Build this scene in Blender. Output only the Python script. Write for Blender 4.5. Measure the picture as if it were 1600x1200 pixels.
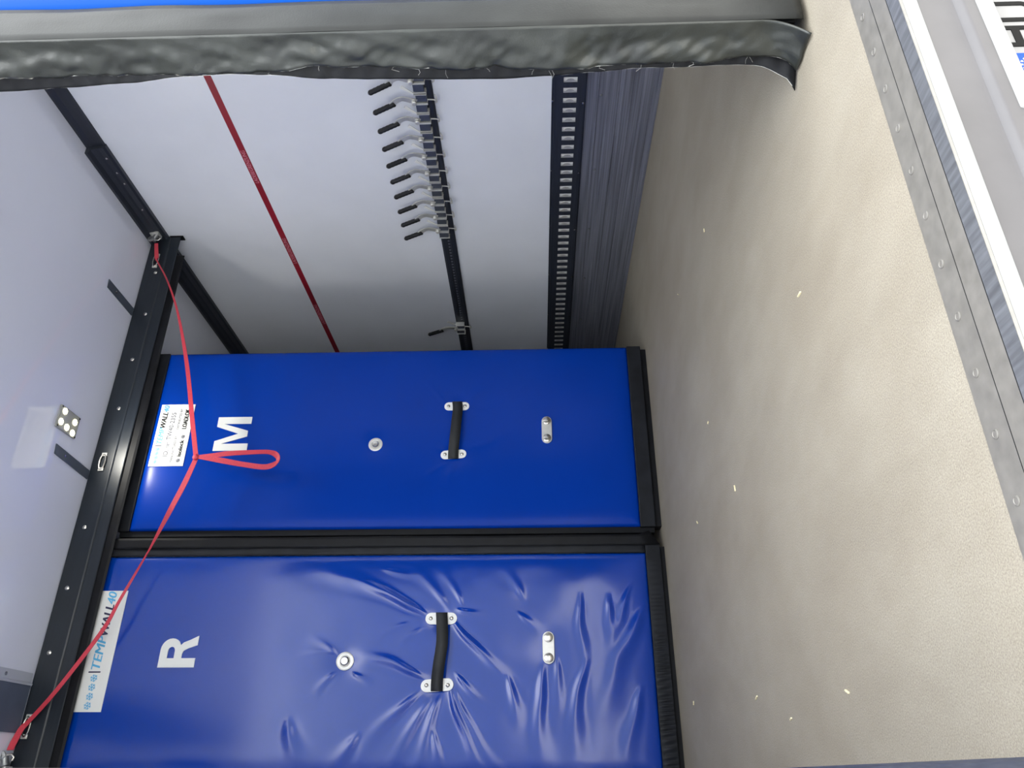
import bpy, bmesh, math, random
from mathutils import Vector, Matrix, noise
random.seed(7)
S = bpy.context.scene
COL = S.collection
for o in list(bpy.data.objects): bpy.data.objects.remove(o)

# ------------------------------------------------------------------ camera
cam = bpy.data.cameras.new('camera'); cam.lens = 26.775; cam.sensor_width = 36; cam.sensor_fit = 'HORIZONTAL'
cam.clip_start = 0.02; cam.clip_end = 200
co = bpy.data.objects.new('camera', cam); COL.objects.link(co)
R3 = Matrix(((0, 0.88776582, -0.46029539), (0.03131754, -0.46006961, -0.88733036), (-0.99950949, -0.01441532, -0.02780264)))
co.matrix_world = Matrix.Translation((0, 0, .524)) @ R3.to_4x4()
S.camera = co

# ------------------------------------------------------------------ world, light, exposure
w = bpy.data.worlds.new('sky'); S.world = w; w.use_nodes = True
nt = w.node_tree; nt.nodes.clear()
tc = nt.nodes.new('ShaderNodeTexCoord'); sp = nt.nodes.new('ShaderNodeSeparateXYZ'); cr = nt.nodes.new('ShaderNodeValToRGB')
bg = nt.nodes.new('ShaderNodeBackground'); ou = nt.nodes.new('ShaderNodeOutputWorld')
cr.color_ramp.elements[0].position = 0.0; cr.color_ramp.elements[0].color = (.15, .17, .19, 1)
cr.color_ramp.elements[1].position = 1.0; cr.color_ramp.elements[1].color = (.86, .93, 1.0, 1)
e = cr.color_ramp.elements.new(.25); e.color = (.24, .27, .31, 1)
e = cr.color_ramp.elements.new(.44); e.color = (.98, 1.0, 1.0, 1)
nt.links.new(tc.outputs['Generated'], sp.inputs[0]); nt.links.new(sp.outputs['Z'], cr.inputs[0])
nt.links.new(cr.outputs[0], bg.inputs[0]); nt.links.new(bg.outputs[0], ou.inputs[0])
bg.inputs[1].default_value = 3.2
S.view_settings.view_transform = 'Standard'; S.view_settings.look = 'None'; S.view_settings.gamma = 1
S.view_settings.use_curve_mapping = False
S.view_settings.exposure = 1.26
su = bpy.data.lights.new('sun', 'SUN'); su.energy = 5.0; su.angle = .01; su.color = (1, .96, .90)
so = bpy.data.objects.new('sun', su); COL.objects.link(so)
so.rotation_euler = Vector((.35, 1.0, .95)).to_track_quat('Z', 'Y').to_euler()      # from ahead of the truck: the doorway is in its shade

# ------------------------------------------------------------------ materials
def lin(c): 
    f = lambda v: v/12.92 if v <= .04045 else ((v+.055)/1.055)**2.4
    return tuple(f(v/255) for v in c) + (1,)
MATS = {}
def mat(name, rgb, rough=.5, metal=0, spec=.5, var=0, vscale=8, bump=0, bscale=60, stretch=(1, 1, 1), rvar=0, emit=0, coat=0):
    """procedural principled material: two-tone noise colour, roughness noise and bump"""
    m = bpy.data.materials.new(name); m.use_nodes = True; n = m.node_tree; b = n.nodes['Principled BSDF']
    c = lin(rgb)
    b.inputs['Base Color'].default_value = c; b.inputs['Roughness'].default_value = rough
    b.inputs['Metallic'].default_value = metal; b.inputs['Specular IOR Level'].default_value = spec
    b.inputs['Coat Weight'].default_value = coat
    t = n.nodes.new('ShaderNodeTexCoord'); mp = n.nodes.new('ShaderNodeMapping'); mp.inputs['Scale'].default_value = stretch
    n.links.new(t.outputs['Object'], mp.inputs[0])
    if var or rvar:
        ns = n.nodes.new('ShaderNodeTexNoise'); ns.inputs['Scale'].default_value = vscale; ns.inputs['Detail'].default_value = 6
        n.links.new(mp.outputs[0], ns.inputs[0])
    if var:
        r = n.nodes.new('ShaderNodeValToRGB'); r.color_ramp.elements[0].position = .3; r.color_ramp.elements[1].position = .7
        r.color_ramp.elements[0].color = tuple(max(0, x*(1-var)) for x in c[:3]) + (1,)
        r.color_ramp.elements[1].color = tuple(min(1, x*(1+var)) for x in c[:3]) + (1,)
        n.links.new(ns.outputs[0], r.inputs[0]); n.links.new(r.outputs[0], b.inputs['Base Color'])
    if rvar:
        mr = n.nodes.new('ShaderNodeMapRange'); mr.inputs[3].default_value = rough - rvar; mr.inputs[4].default_value = rough + rvar
        n.links.new(ns.outputs[0], mr.inputs[0]); n.links.new(mr.outputs[0], b.inputs['Roughness'])
    if bump:
        n2 = n.nodes.new('ShaderNodeTexNoise'); n2.inputs['Scale'].default_value = bscale; n2.inputs['Detail'].default_value = 5
        n.links.new(mp.outputs[0], n2.inputs[0])
        bp = n.nodes.new('ShaderNodeBump'); bp.inputs['Strength'].default_value = bump; bp.inputs['Distance'].default_value = .004
        n.links.new(n2.outputs[0], bp.inputs['Height']); n.links.new(bp.outputs[0], b.inputs['Normal'])
    if emit:
        b.inputs['Emission Color'].default_value = c; b.inputs['Emission Strength'].default_value = emit
    MATS[name] = m; return m

def mix_floor():
    m = mat('gritty resin floor', (186, 180, 166), .62, spec=.35)
    n = m.node_tree; b = n.nodes['Principled BSDF']; t = n.nodes.new('ShaderNodeTexCoord')
    def ns(scale, det, st):
        mp = n.nodes.new('ShaderNodeMapping'); mp.inputs['Scale'].default_value = st; n.links.new(t.outputs['Object'], mp.inputs[0])
        x = n.nodes.new('ShaderNodeTexNoise'); x.inputs['Scale'].default_value = scale; x.inputs['Detail'].default_value = det
        x.inputs['Roughness'].default_value = .65; n.links.new(mp.outputs[0], x.inputs[0]); return x
    def ramp(src, a, ca, bb, cb):
        r = n.nodes.new('ShaderNodeValToRGB'); r.color_ramp.elements[0].position = a; r.color_ramp.elements[1].position = bb
        r.color_ramp.elements[0].color = ca; r.color_ramp.elements[1].color = cb; n.links.new(src.outputs[0], r.inputs[0]); return r
    g = ns(400, 2, (1, 1, 1)); sc = ns(3.0, 8, (2.2, 1.0, 1)); st = ns(1.4, 5, (1, 1, 1))
    r1 = ramp(g, .32, lin((127, 120, 108)), .72, lin((159, 152, 138)))
    r2 = ramp(sc, .35, (.88, .87, .86, 1), .62, (1, 1, 1, 1)); r3 = ramp(st, .35, (.90, .87, .84, 1), .65, (1, 1, 1, 1))
    def mul(a, c):
        x = n.nodes.new('ShaderNodeMix'); x.data_type = 'RGBA'; x.blend_type = 'MULTIPLY'; x.inputs[0].default_value = 1
        n.links.new(a, x.inputs[6]); n.links.new(c, x.inputs[7]); return x.outputs[2]
    n.links.new(mul(mul(r1.outputs[0], r2.outputs[0]), r3.outputs[0]), b.inputs['Base Color'])
    bp = n.nodes.new('ShaderNodeBump'); bp.inputs['Strength'].default_value = .12; bp.inputs['Distance'].default_value = .002
    n.links.new(g.outputs[0], bp.inputs['Height']); n.links.new(bp.outputs[0], b.inputs['Normal'])
    return m

M_FLOOR = mix_floor()
M_WALL = mat('white composite wall', (238, 241, 249), .30, spec=.4, var=.03, vscale=3)
M_CEIL = mat('glossy white ceiling', (222, 225, 238), .035, spec=.5, var=.02, vscale=2)
M_BLUE = mat('satin blue coated vinyl', (0, 52, 152), .26, spec=.13, var=.03, vscale=3, bump=.03, bscale=30)
M_BLUEG = mat('glossy worn blue vinyl', (0, 54, 152), .17, spec=.62, var=.03, vscale=3, bump=.03, bscale=30)
M_BLUEL = mat('weathered blue vinyl', (2, 60, 136), .35, spec=.06, var=.03, vscale=3, bump=.03, bscale=30)
M_HEMN = mat('dusty grey black hem', (30, 31, 30), .42, spec=.35, var=.45, vscale=9, bump=.08, bscale=300)
M_BLK = mat('black vinyl hem', (26, 28, 33), .5, spec=.25, var=.35, vscale=14, bump=.15, bscale=40)
M_OLIVE = mat('grey black tarpaulin', (44, 46, 43), .30, spec=.6, var=.3, vscale=10, bump=.1, bscale=300)
M_RUB = mat('black rubber', (15, 16, 20), .55, spec=.22, var=.3, vscale=20, bump=.1, bscale=50)
M_BEAM = mat('black anodised extrusion', (30, 36, 44), .38, metal=.0, spec=.4, var=.15, vscale=6, stretch=(1, 12, 12))
M_ALUD = mat('dark scuffed aluminium', (128, 130, 142), .40, metal=.35, spec=.5, var=.35, vscale=5, stretch=(1, .35, 26), rvar=.08)
M_TRACK = mat('dark painted steel track', (46, 50, 60), .4, metal=.0, spec=.5, var=.2, vscale=10, stretch=(1, .4, 10))
M_ALU = mat('brushed aluminium', (150, 152, 154), .4, metal=.9, var=.12, vscale=30, stretch=(14, 1, 1), rvar=.08)
M_SILL = mat('worn sill aluminium', (120, 116, 110), .5, metal=.4, var=.14, vscale=9, stretch=(5, 5, 1), rvar=.1)
M_SILLD = mat('dark brushed sill insert', (92, 93, 97), .5, metal=.3, var=.3, vscale=40, stretch=(3, .3, 1))
M_STEEL = mat('bright zinc steel', (196, 192, 186), .26, metal=1, var=.1, vscale=40)
M_CHROME = mat('dull clamp steel', (92, 97, 108), .32, metal=.45, var=.08, vscale=60)
M_ZINC = mat('satin zinc plate', (214, 213, 208), .42, metal=.55, var=.08, vscale=40)
M_WPLATE = mat('white plastic plate', (236, 236, 232), .35)
M_WHITE = mat('white printed film', (222, 223, 220), .45, spec=.3)
M_WPAINT = mat('white painted edge', (140, 140, 139), .4, var=.06, vscale=50)
M_REAR = mat('grey painted rear frame', (82, 79, 80), .5, var=.08, vscale=14, bump=.05)
M_STRAP = mat('red polyester webbing', (196, 58, 74), .6, var=.1, vscale=200)
M_REDT = mat('dark red tape', (150, 24, 44), .45, var=.1, vscale=5)
M_PINK = mat('pale red print', (226, 140, 156), .5)
M_WEB = mat('black webbing', (20, 23, 27), .6, var=.2, vscale=300, bump=.2, bscale=400)
M_CYAN = mat('light blue ink', (84, 170, 214), .5)
M_NAVY = mat('dark navy ink', (40, 42, 72), .5)
M_INK = mat('black ink', (10, 9, 10), .5, spec=.1)
M_PLATE = mat('reflective plate film', (138, 136, 135), .4, spec=.2)
M_EU = mat('blue band film', (0, 66, 170), .4, spec=.2)
M_BRKT = mat('grey bracket strip', (74, 82, 94), .45)
M_CHAN = mat('dark blue grey channel plate', (84, 92, 108), .5, spec=.2, var=.15, vscale=7)
M_LIP = mat('pale channel lip', (176, 180, 190), .4)
M_YEL = mat('star print', (226, 226, 214), .4)
M_GRIP = mat('black rubber grip', (12, 13, 17), .55, bump=.2, bscale=80)
M_LED = mat('warm led', (255, 250, 205), .3, emit=5)
M_LENS = mat('clear lamp lens', (150, 150, 146), .15)
M_GROUND = mat('pale concrete yard', (190, 187, 180), .8, var=.12, vscale=3)
M_TRIMD = mat('dark grey aluminium cove', (50, 54, 64), .35, metal=.3, spec=.5, var=.12, vscale=6, stretch=(1, .3, 8))
M_STRAW = mat('straw and chips', (226, 214, 176), .7, var=.3, vscale=300)

# ------------------------------------------------------------------ mesh builder
class MB:
    def __init__(s): s.v = []; s.f = []; s.m = []; s.cur = 0; s.cuts = []
    def add(s, vs, fs):
        k = len(s.v); s.cuts.append((k, len(s.f))); s.v += [tuple(v) for v in vs]; s.f += [tuple(i+k for i in f) for f in fs]; s.m += [s.cur]*len(fs); return s
    def box(s, x0, x1, y0, y1, z0, z1, M=None):
        vs = [Vector((x, y, z)) for x in (x0, x1) for y in (y0, y1) for z in (z0, z1)]
        if M: vs = [M @ v for v in vs]
        return s.add(vs, [(0, 1, 3, 2), (4, 6, 7, 5), (0, 4, 5, 1), (2, 3, 7, 6), (0, 2, 6, 4), (1, 5, 7, 3)])
    def lathe(s, o, ax, prof, n=24):
        """prof: list of (r, h) along axis ax from o"""
        o = Vector(o); ax = Vector(ax).normalized(); u = ax.orthogonal().normalized(); v = ax.cross(u)
        vs = []; fs = []
        for r, h in prof:
            for i in range(n):
                a = 2*math.pi*i/n; vs.append(o + ax*h + (u*math.cos(a) + v*math.sin(a))*r)
        for j in range(len(prof)-1):
            for i in range(n):
                fs.append((j*n+i, j*n+(i+1) % n, (j+1)*n+(i+1) % n, (j+1)*n+i))
        fs.append(tuple(range(n))[::-1]); fs.append(tuple((len(prof)-1)*n+i for i in range(n)))
        return s.add(vs, fs)
    def tube(s, pts, r, n=10):
        pts = [Vector(p) for p in pts]; rs = r if isinstance(r, (list, tuple)) else [r]*len(pts)
        vs = []; fs = []; up = None
        for i, p in enumerate(pts):
            t = (pts[min(i+1, len(pts)-1)] - pts[max(i-1, 0)]).normalized()
            if up is None: up = t.orthogonal().normalized()
            u = (up - t*up.dot(t)).normalized(); up = u; q = t.cross(u)
            for k in range(n):
                a = 2*math.pi*k/n; vs.append(p + (u*math.cos(a) + q*math.sin(a))*rs[i])
        for i in range(len(pts)-1):
            for k in range(n): fs.append((i*n+k, i*n+(k+1) % n, (i+1)*n+(k+1) % n, (i+1)*n+k))
        fs.append(tuple(range(n))[::-1]); fs.append(tuple((len(pts)-1)*n+k for k in range(n)))
        return s.add(vs, fs)
    def prism(s, poly, fn, d0, d1):
        """poly of (a,b); fn(a,b,d)->xyz; extruded between d0 and d1"""
        n = len(poly); vs = [fn(a, b, d0) for a, b in poly] + [fn(a, b, d1) for a, b in poly]
        fs = [tuple(range(n))[::-1], tuple(range(n, 2*n))] + [(i, (i+1) % n, n+(i+1) % n, n+i) for i in range(n)]
        return s.add(vs, fs)
    def sheet(s, fn, nu, nv):
        vs = [fn(i/nu, j/nv) for j in range(nv+1) for i in range(nu+1)]
        fs = [(j*(nu+1)+i, j*(nu+1)+i+1, (j+1)*(nu+1)+i+1, (j+1)*(nu+1)+i) for j in range(nv) for i in range(nu)]
        return s.add(vs, fs)
    def each(s, name, m, parent=None, **kw):
        """every added piece becomes an object of its own"""
        out = []; cs = s.cuts + [(len(s.v), len(s.f))]
        for (v0, f0), (v1, f1) in zip(cs, cs[1:]):
            q = MB(); q.add(s.v[v0:v1], [tuple(i-v0 for i in f) for f in s.f[f0:f1]]); out.append(q.build(name, m, parent, **kw))
        return out
    def build(s, name, m, parent=None, smooth=False, bevel=0, solid=0, fix=True):
        me = bpy.data.meshes.new(name); me.from_pydata(s.v, [], s.f)
        ms = m if isinstance(m, (list, tuple)) else [m]
        for x in ms: me.materials.append(x)
        for p, k in zip(me.polygons, s.m): p.material_index = min(k, len(ms)-1)
        if fix:
            b = bmesh.new(); b.from_mesh(me); bmesh.ops.recalc_face_normals(b, faces=b.faces); b.to_mesh(me); b.free()
        if smooth:
            for p in me.polygons: p.use_smooth = True
            if smooth != 'all': me.set_sharp_from_angle(angle=math.radians(40))
        o = bpy.data.objects.new(name, me); COL.objects.link(o)
        if solid:
            md = o.modifiers.new('solid', 'SOLIDIFY'); md.thickness = solid; md.offset = 0
        if bevel:
            md = o.modifiers.new('bevel', 'BEVEL'); md.width = bevel; md.segments = 2; md.limit_method = 'ANGLE'
        if parent: put(o, parent)
        return o
def put(o, parent):
    o.parent = parent; o.matrix_parent_inverse = Matrix.Translation(-parent.location)
def tag(o, label, cat, group=None):
    o['label'] = label; o['category'] = cat
    if group: o['group'] = group
    return o
def thing(name, label, cat, loc=(0, 0, 0), group=None):
    o = bpy.data.objects.new(name, None); COL.objects.link(o); o.location = loc; o.empty_display_size = .05
    return tag(o, label, cat, group)
def struct(o): o['kind'] = 'structure'; return o

def crom(P, k=8):
    P = [Vector(p) for p in P]; out = []
    for i in range(len(P)-1):
        a = P[max(i-1, 0)]; b = P[i]; c = P[i+1]; d = P[min(i+2, len(P)-1)]
        for j in range(k):
            t = j/k
            out.append(.5*((2*b) + (c-a)*t + (2*a-5*b+4*c-d)*t*t + (3*b-a-3*c+d)*t**3))
    out.append(P[-1]); return out

def lettering(name, body, m, parent, fn, box, bold=0, shear=0, spacing=1.0, d=.0006):
    """body is fitted into box=(u0,u1,v0,v1); fn(u,v,n)->world"""
    cu = bpy.data.curves.new(name, 'FONT'); cu.body = body; cu.size = 1; cu.shear = shear
    cu.space_character = spacing; cu.resolution_u = 4
    to = bpy.data.objects.new(name, cu); COL.objects.link(to)
    bpy.context.view_layer.update()
    me = bpy.data.meshes.new_from_object(to.evaluated_get(bpy.context.evaluated_depsgraph_get()))
    bpy.data.objects.remove(to); bpy.data.curves.remove(cu)
    xs = [v.co.x for v in me.vertices]; ys = [v.co.y for v in me.vertices]
    x0, x1, y0, y1 = min(xs), max(xs), min(ys), max(ys); u0, u1, v0, v1 = box
    for v in me.vertices:
        v.co = Vector(fn(u0+(v.co.x-x0)/(x1-x0)*(u1-u0), v0+(v.co.y-y0)/(y1-y0)*(v1-v0), d))
    if bold:
        dn = (Vector(fn(0, 0, 1))-Vector(fn(0, 0, 0))).normalized()
        du = Vector(fn(bold, 0, 0))-Vector(fn(0, 0, 0)); du = du.normalized()*bold*(v1-v0)/(y1-y0)*2.2
        b = bmesh.new(); b.from_mesh(me); g0 = list(b.verts)+list(b.edges)+list(b.faces)
        for k in (-1, -.5, .5, 1):
            g = bmesh.ops.duplicate(b, geom=g0)['geom']
            bmesh.ops.translate(b, verts=[q for q in g if isinstance(q, bmesh.types.BMVert)], vec=du*k+dn*(k+1.2)*.00016)
        b.to_mesh(me); b.free()
    me.materials.clear(); me.materials.append(m); me.name = name
    o = bpy.data.objects.new(name, me); COL.objects.link(o)
    if parent: put(o, parent)
    return o

# ------------------------------------------------------------------ dimensions (metres)
WR = 2.449; WL = -.04; ZC = 2.445; YR = .725; YF = 8.0

# ------------------------------------------------------------------ setting
struct(MB().box(WL-.06, WR+.06, .83, YF, -.12, 0).build('floor', M_FLOOR))
struct(MB().box(WL-.06, WR+.06, YR, YF, ZC, ZC+.08).build('ceiling', M_CEIL))
struct(MB().box(WR, WR+.06, YR, YF, 0, ZC).build('wall_right', M_WALL))
struct(MB().box(WL-.06, WL, YR, YF, 0, ZC).build('wall_left', M_WALL))
struct(MB().box(WL-.06, WR+.06, YF, YF+.06, -.12, ZC+.08).build('wall_front', M_WALL))
struct(MB().box(-40, 40, -40, 40, -1.25, -1.15).build('ground', M_GROUND))

# scuff plates along the wall feet: ribbed extrusions
def scuff(name, x, sx, top):
    prof = [(0, 0)]
    z = 0
    edges = [0, .012, .03, .07, .11, .15, .165, .205, .245, .25, top]
    poly = [(0, 0)]
    for i in range(len(edges)-1):
        dd = .013 if i % 2 == 0 else .0105
        poly += [(dd, edges[i]+.0008), (dd, edges[i+1]-.0008)]
    poly.append((0, top))
    return struct(MB().prism(poly, lambda a, b, d: (x+sx*a, d, b), .84, YF-.01).build(name, M_ALUD))
br = scuff('baseboard_right', WR, -1, .295)
mb = MB()
for k in range(14):
    mb.lathe((WR-.0125, 1.35+k*.42, .235+.0*(k % 2)), (-1, 0, 0), [(.006, 0), (.006, .002), (.003, .0035)], 10)
mb.each('scuff_rivet', M_ALU, br)
struct(MB().prism([(WL, 0), (WL+.013, 0), (WL+.013, .29), (WL, .295)], lambda a, b, d: (a, d, b), .84, YF-.01).build('baseboard_left', M_ALUD))
# metal floor edge strip along the left wall
struct(MB().prism([(WL+.014, -.02), (.021, -.02), (.021, .001), (.017, .004), (.004, .004), (.002, .002), (WL+.014, .002)], lambda a, b, d: (a, d, b), .84, YF-.01).build('trim_1', M_ALU))

# ceiling coves
def cove(name, y0, y1, prof, m): return struct(MB().prism(prof, lambda a, b, d: (a, d, b), y0, y1).build(name, m))
cove('trim_2', YR+.02, 2.40, [(WR, ZC), (WR-.022, ZC), (WR-.022, ZC-.012), (WR-.014, ZC-.03), (WR-.012, ZC-.075), (WR, ZC-.078)], M_TRIMD)
t3 = cove('trim_3', 2.40, YF-.01, [(WR, ZC), (WR-.052, ZC), (WR-.052, ZC-.012), (WR-.034, ZC-.022), (WR-.030, ZC-.04), (WR-.026, ZC-.05), (WR-.026, ZC-.074), (WR-.018, ZC-.082), (WR, ZC-.082)], M_TRIMD)
mb = MB()
for y, z in ((2.46, ZC-.06), (2.62, ZC-.062), (2.80, ZC-.061), (2.55, ZC-.062)):
    mb.lathe((WR-.0265, y, z), (-1, 0, 0), [(.006, 0), (.006, .002), (.003, .004)], 10)
mb.each('cove_screw', M_STEEL, t3)
cove('trim_4', YR+.02, YF-.01, [(WL, ZC), (WL+.05, ZC), (WL+.05, ZC-.012), (WL+.03, ZC-.03), (WL+.026, ZC-.075), (WL, ZC-.078)], M_TRIMD)
# dark channel with a pale aluminium lip running along the ceiling
ch = thing('ceiling_channel', 'dark flat channel with pale metal lip along the ceiling, left end of the beam', 'ceiling channel', (.24, 2.0, ZC))
MB().box(.150, .312, YR+.03, 3.02, ZC-.008, ZC-.0005).build('channel_plate', M_CHAN, ch)
MB().prism([(.312, ZC-.0005), (.312, ZC-.012), (.318, ZC-.014), (.324, ZC-.006), (.356, ZC-.005), (.357, ZC-.0005)], lambda a, b, d: (a, d, b), YR+.03, 3.02).build('metal_lip', M_LIP, ch)
mb = MB(); mb.lathe((.338, 2.86, ZC-.005), (0, 0, -1), [(.007, 0), (.007, .002), (.003, .0035)], 12); mb.lathe((.338, 2.2, ZC-.005), (0, 0, -1), [(.007, 0), (.007, .002), (.003, .0035)], 12)
mb.each('rivet', M_ALU, ch)

# rear door frame
struct(MB().box(WR+.002, WR+.12, YR-.03, YR-.001, -.10, ZC+.1).build('trim_5', M_WPAINT))
struct(MB().box(WL-.12, WL-.002, YR-.03, YR-.001, -.10, ZC+.1).build('trim_6', M_WPAINT))
struct(MB().box(WL-.002, WR+.002, YR-.03, YR-.001, ZC+.002, ZC+.1).build('trim_7', M_WPAINT))

# rear sill: three strips, white nose, rear face
X0, X1 = WL-.06, WR+.06
sill = MB()
sill.prism([(.8295, -.1), (.8295, .0), (.826, .003), (.7180, .003), (.7157, .0005), (.7157, -.1)], lambda a, b, d: (d, a, b), X0, X1)
sl = struct(sill.build('trim_8', M_SILL))
MB().box(X0, X1, .7187, .7432, .002, .0033).build('dark_insert', M_SILLD, sl)
MB().box(X0, X1, .7434, .7448, .002, .0032).box(X0, X1, .7790, .7802, .002, .0032).each('seam', M_RUB, sl)
for k in range(26):
    x = .110+k*.0785
    MB().lathe((x, .806, .003), (0, 0, 1), [(.0062, -.0015), (.0062, .0006), (.0045, .0014), (.0040, .0008), (.001, .001)], 14).build('rivet', M_SILL, sl, smooth=True)
struct(MB().prism([(.7156, .000), (.7156, -.017), (.7122, -.017), (.7107, -.013), (.7107, -.006), (.7130, -.001)], lambda a, b, d: (d, a, b), X0, X1).build('trim_9', M_WPAINT, smooth=True))
struct(MB().prism([(.7156, -.0175), (.7132, -.0175), (.7126, -.058), (.7106, -.063), (.7020, -.0675), (.7000, -.072), (.7030, -.10), (.7156, -.10)], lambda a, b, d: (d, a, b), X0, X1).build('trim_10', M_REAR, smooth=True))
struct(MB().box(X0, X1, .735, .775, -.62, -.1005).build('trim_11', M_REAR))

# ------------------------------------------------------------------ number plate under its holder lip
pl = thing('number_plate', 'white rear number plate with black HU letters and blue band, under the sill', 'number plate', (1.07, .73, -.18))
MB().box(.800, 1.32, .7265, .7335, -.205, -.1015).build('plate_holder', M_RUB, pl)
MB().box(.818, 1.312, .724, .7262, -.1985, -.102).build('plate_blank', M_PLATE, pl, bevel=.0008)
MB().box(.74, 1.40, .6985, .7335, -.109, -.0865).build('holder_lip', M_WPAINT, pl, bevel=.003)
MB().box(.8185, .864, .7232, .7239, -.198, -.1023).build('country_band', M_EU, pl)
stm = MB()
for k in range(12):
    a = 2*math.pi*k/12; cx, cz = .8415+.0125*math.sin(a), -.143+.0125*math.cos(a)
    pts = [(cx+(.0024 if q % 2 == 0 else .0011)*math.sin(math.pi*q/5), cz+(.0024 if q % 2 == 0 else .0011)*math.cos(math.pi*q/5)) for q in range(10)]
    stm.prism(pts, lambda a_, b_, d: (a_, d, b_), .7227, .7231)
stm.each('band_star', M_YEL, pl)
def arc(cx, cy, r, a0, a1, n=8): return [(cx+r*math.cos(math.radians(a0+(a1-a0)*i/n)), cy+r*math.sin(math.radians(a0+(a1-a0)*i/n))) for i in range(n+1)]
fp = lambda a, b, d: (a, d, b)
zt, zb = -.106, -.178; s_ = .0076
h = MB(); xh = .877; wh = .041
h.box(xh, xh+s_, .7228, .7238, zb, zt).box(xh+wh-s_, xh+wh, .7228, .7238, zb, zt).box(xh+s_, xh+wh-s_, .7228, .7238, (zt+zb)/2-.0055, (zt+zb)/2+.0055)
h.build('plate_letter', M_INK, pl)
u = MB(); xu = .927; wu = .041; r = .014
out = [(xu, zt), (xu, zb+r)] + arc(xu+r, zb+r, r, 180, 270)[1:] + arc(xu+wu-r, zb+r, r, 270, 360) + [(xu+wu, zt), (xu+wu-s_, zt)] + arc(xu+wu-r, zb+r, r-s_, 360, 270) + arc(xu+r, zb+r, r-s_, 270, 180) + [(xu+s_, zt)]
u.prism(out, fp, .7228, .7238); u.build('plate_letter', M_INK, pl)

# ------------------------------------------------------------------ wall rails
# slotted load track low on the wall
tr = thing('load_track', 'wide dark slotted load track low on the right wall above the scuff plate', 'load track', (WR, 2.5, .36))
PIT = .0512; ys0 = .90; NS = 120
mb = MB()
fx = WR-.022
def tq(x, y0, y1, z0, z1): mb.box(x, x+.003, y0, y1, z0, z1)
tq(fx, ys0, ys0+PIT*NS, .303, .3335); tq(fx, ys0, ys0+PIT*NS, .3875, .421)
for k in range(NS+1):
    y = ys0+k*PIT; tq(fx, y-.0125, y+.0125, .3334, .3876)
mb.box(fx, WR-.0005, ys0-.01, ys0+PIT*NS, .4205, .4235).box(fx, WR-.0005, ys0-.01, ys0+PIT*NS, .3005, .3035)
mb.box(WR-.005, WR-.0005, ys0-.01, ys0+PIT*NS, .4235, .433).box(WR-.0145, WR-.0005, ys0-.01, ys0+PIT*NS, .2955, .3005)
mb.box(fx-.0015, fx+.001, ys0, ys0+PIT*NS, .408, .4105).box(fx-.0015, fx+.001, ys0, ys0+PIT*NS, .3125, .315)
mb.build('track_face', M_TRACK, tr)
mb = MB(); mb.box(WR-.0175, WR-.001, ys0, ys0+PIT*NS, .31, .415)
mb.build('track_back', M_WPLATE, tr)
tn = None
for k in range(16, 76):
    y = ys0+(k+.5)*PIT
    if tn is None:
        pts = [(.3335, .0105), (.3875, .0105), (.3875, .006)] + [(.3605+.0165*math.cos(math.radians(t)), .006-.0105*math.sin(math.radians(t))) for t in range(0, 181, 30)] + [(.3335, .006)]
        tn = MB().prism(pts, lambda a, b, d: (d, y+b, a), fx+.0022, fx+.0035).build('slot_tongue', M_ZINC, tr); y_first = y
    else:
        q = tn.copy(); COL.objects.link(q); q.parent = tr; q.matrix_parent_inverse = Matrix.Translation((-tr.location.x, y-y_first-tr.location.y, -tr.location.z))
mb = MB()
for k in range(11):
    y = 1.02+k*.40
    for z in (.429, .306): mb.lathe((WR-.005 if z > .4 else fx, y, z), (-1, 0, 0), [(.005, 0), (.005, .0018), (.002, .003)], 10)
mb.each('track_screw', M_STEEL, tr)

# lashing rail at chest height
ra = thing('lashing_rail', 'black slim lashing rail on the right wall carrying the lever clamps', 'rail', (WR, 2.5, .945))
mb = MB()
mb.prism([(WR-.0005, .908), (WR-.0005, .982), (WR-.008, .982), (WR-.014, .972), (WR-.014, .956), (WR-.009, .954), (WR-.009, .936), (WR-.014, .934), (WR-.014, .918), (WR-.008, .908)], lambda a, b, d: (a, d, b), .9, YF-.02)
mb.build('rail_profile', M_TRACK, ra)
mb = MB()
y = .93
while y < 5.2:
    mb.lathe((WR-.0092, y, .945), (-1, 0, 0), [(.0055, 0), (.0055, .0012), (.0035, .0013)], 8); y += .025
rh = mb.build('rail_hole', M_ALUD, ra); rh['kind'] = 'stuff'

# red load line strip with print
rl = thing('load_line_strip', 'thin dark red strip with pale print running along the upper right wall', 'wall strip', (WR, 2.5, 1.785))
MB().box(WR-.0012, WR-.0002, .9, 7.8, 1.771, 1.800).build('tape', M_REDT, rl)
fw = lambda u_, v_, n_: (WR-.0014-n_, -u_, v_)
for y0, y1 in ((1.238, 1.44), (1.848, 2.05), (2.457, 2.661), (3.068, 3.280), (3.68, 3.89)):
    lettering('printed_text', 'LADEBEGRENZUNG', M_PINK, rl, fw, (-y1, -y0, 1.7765, 1.7945), bold=.01)

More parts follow.
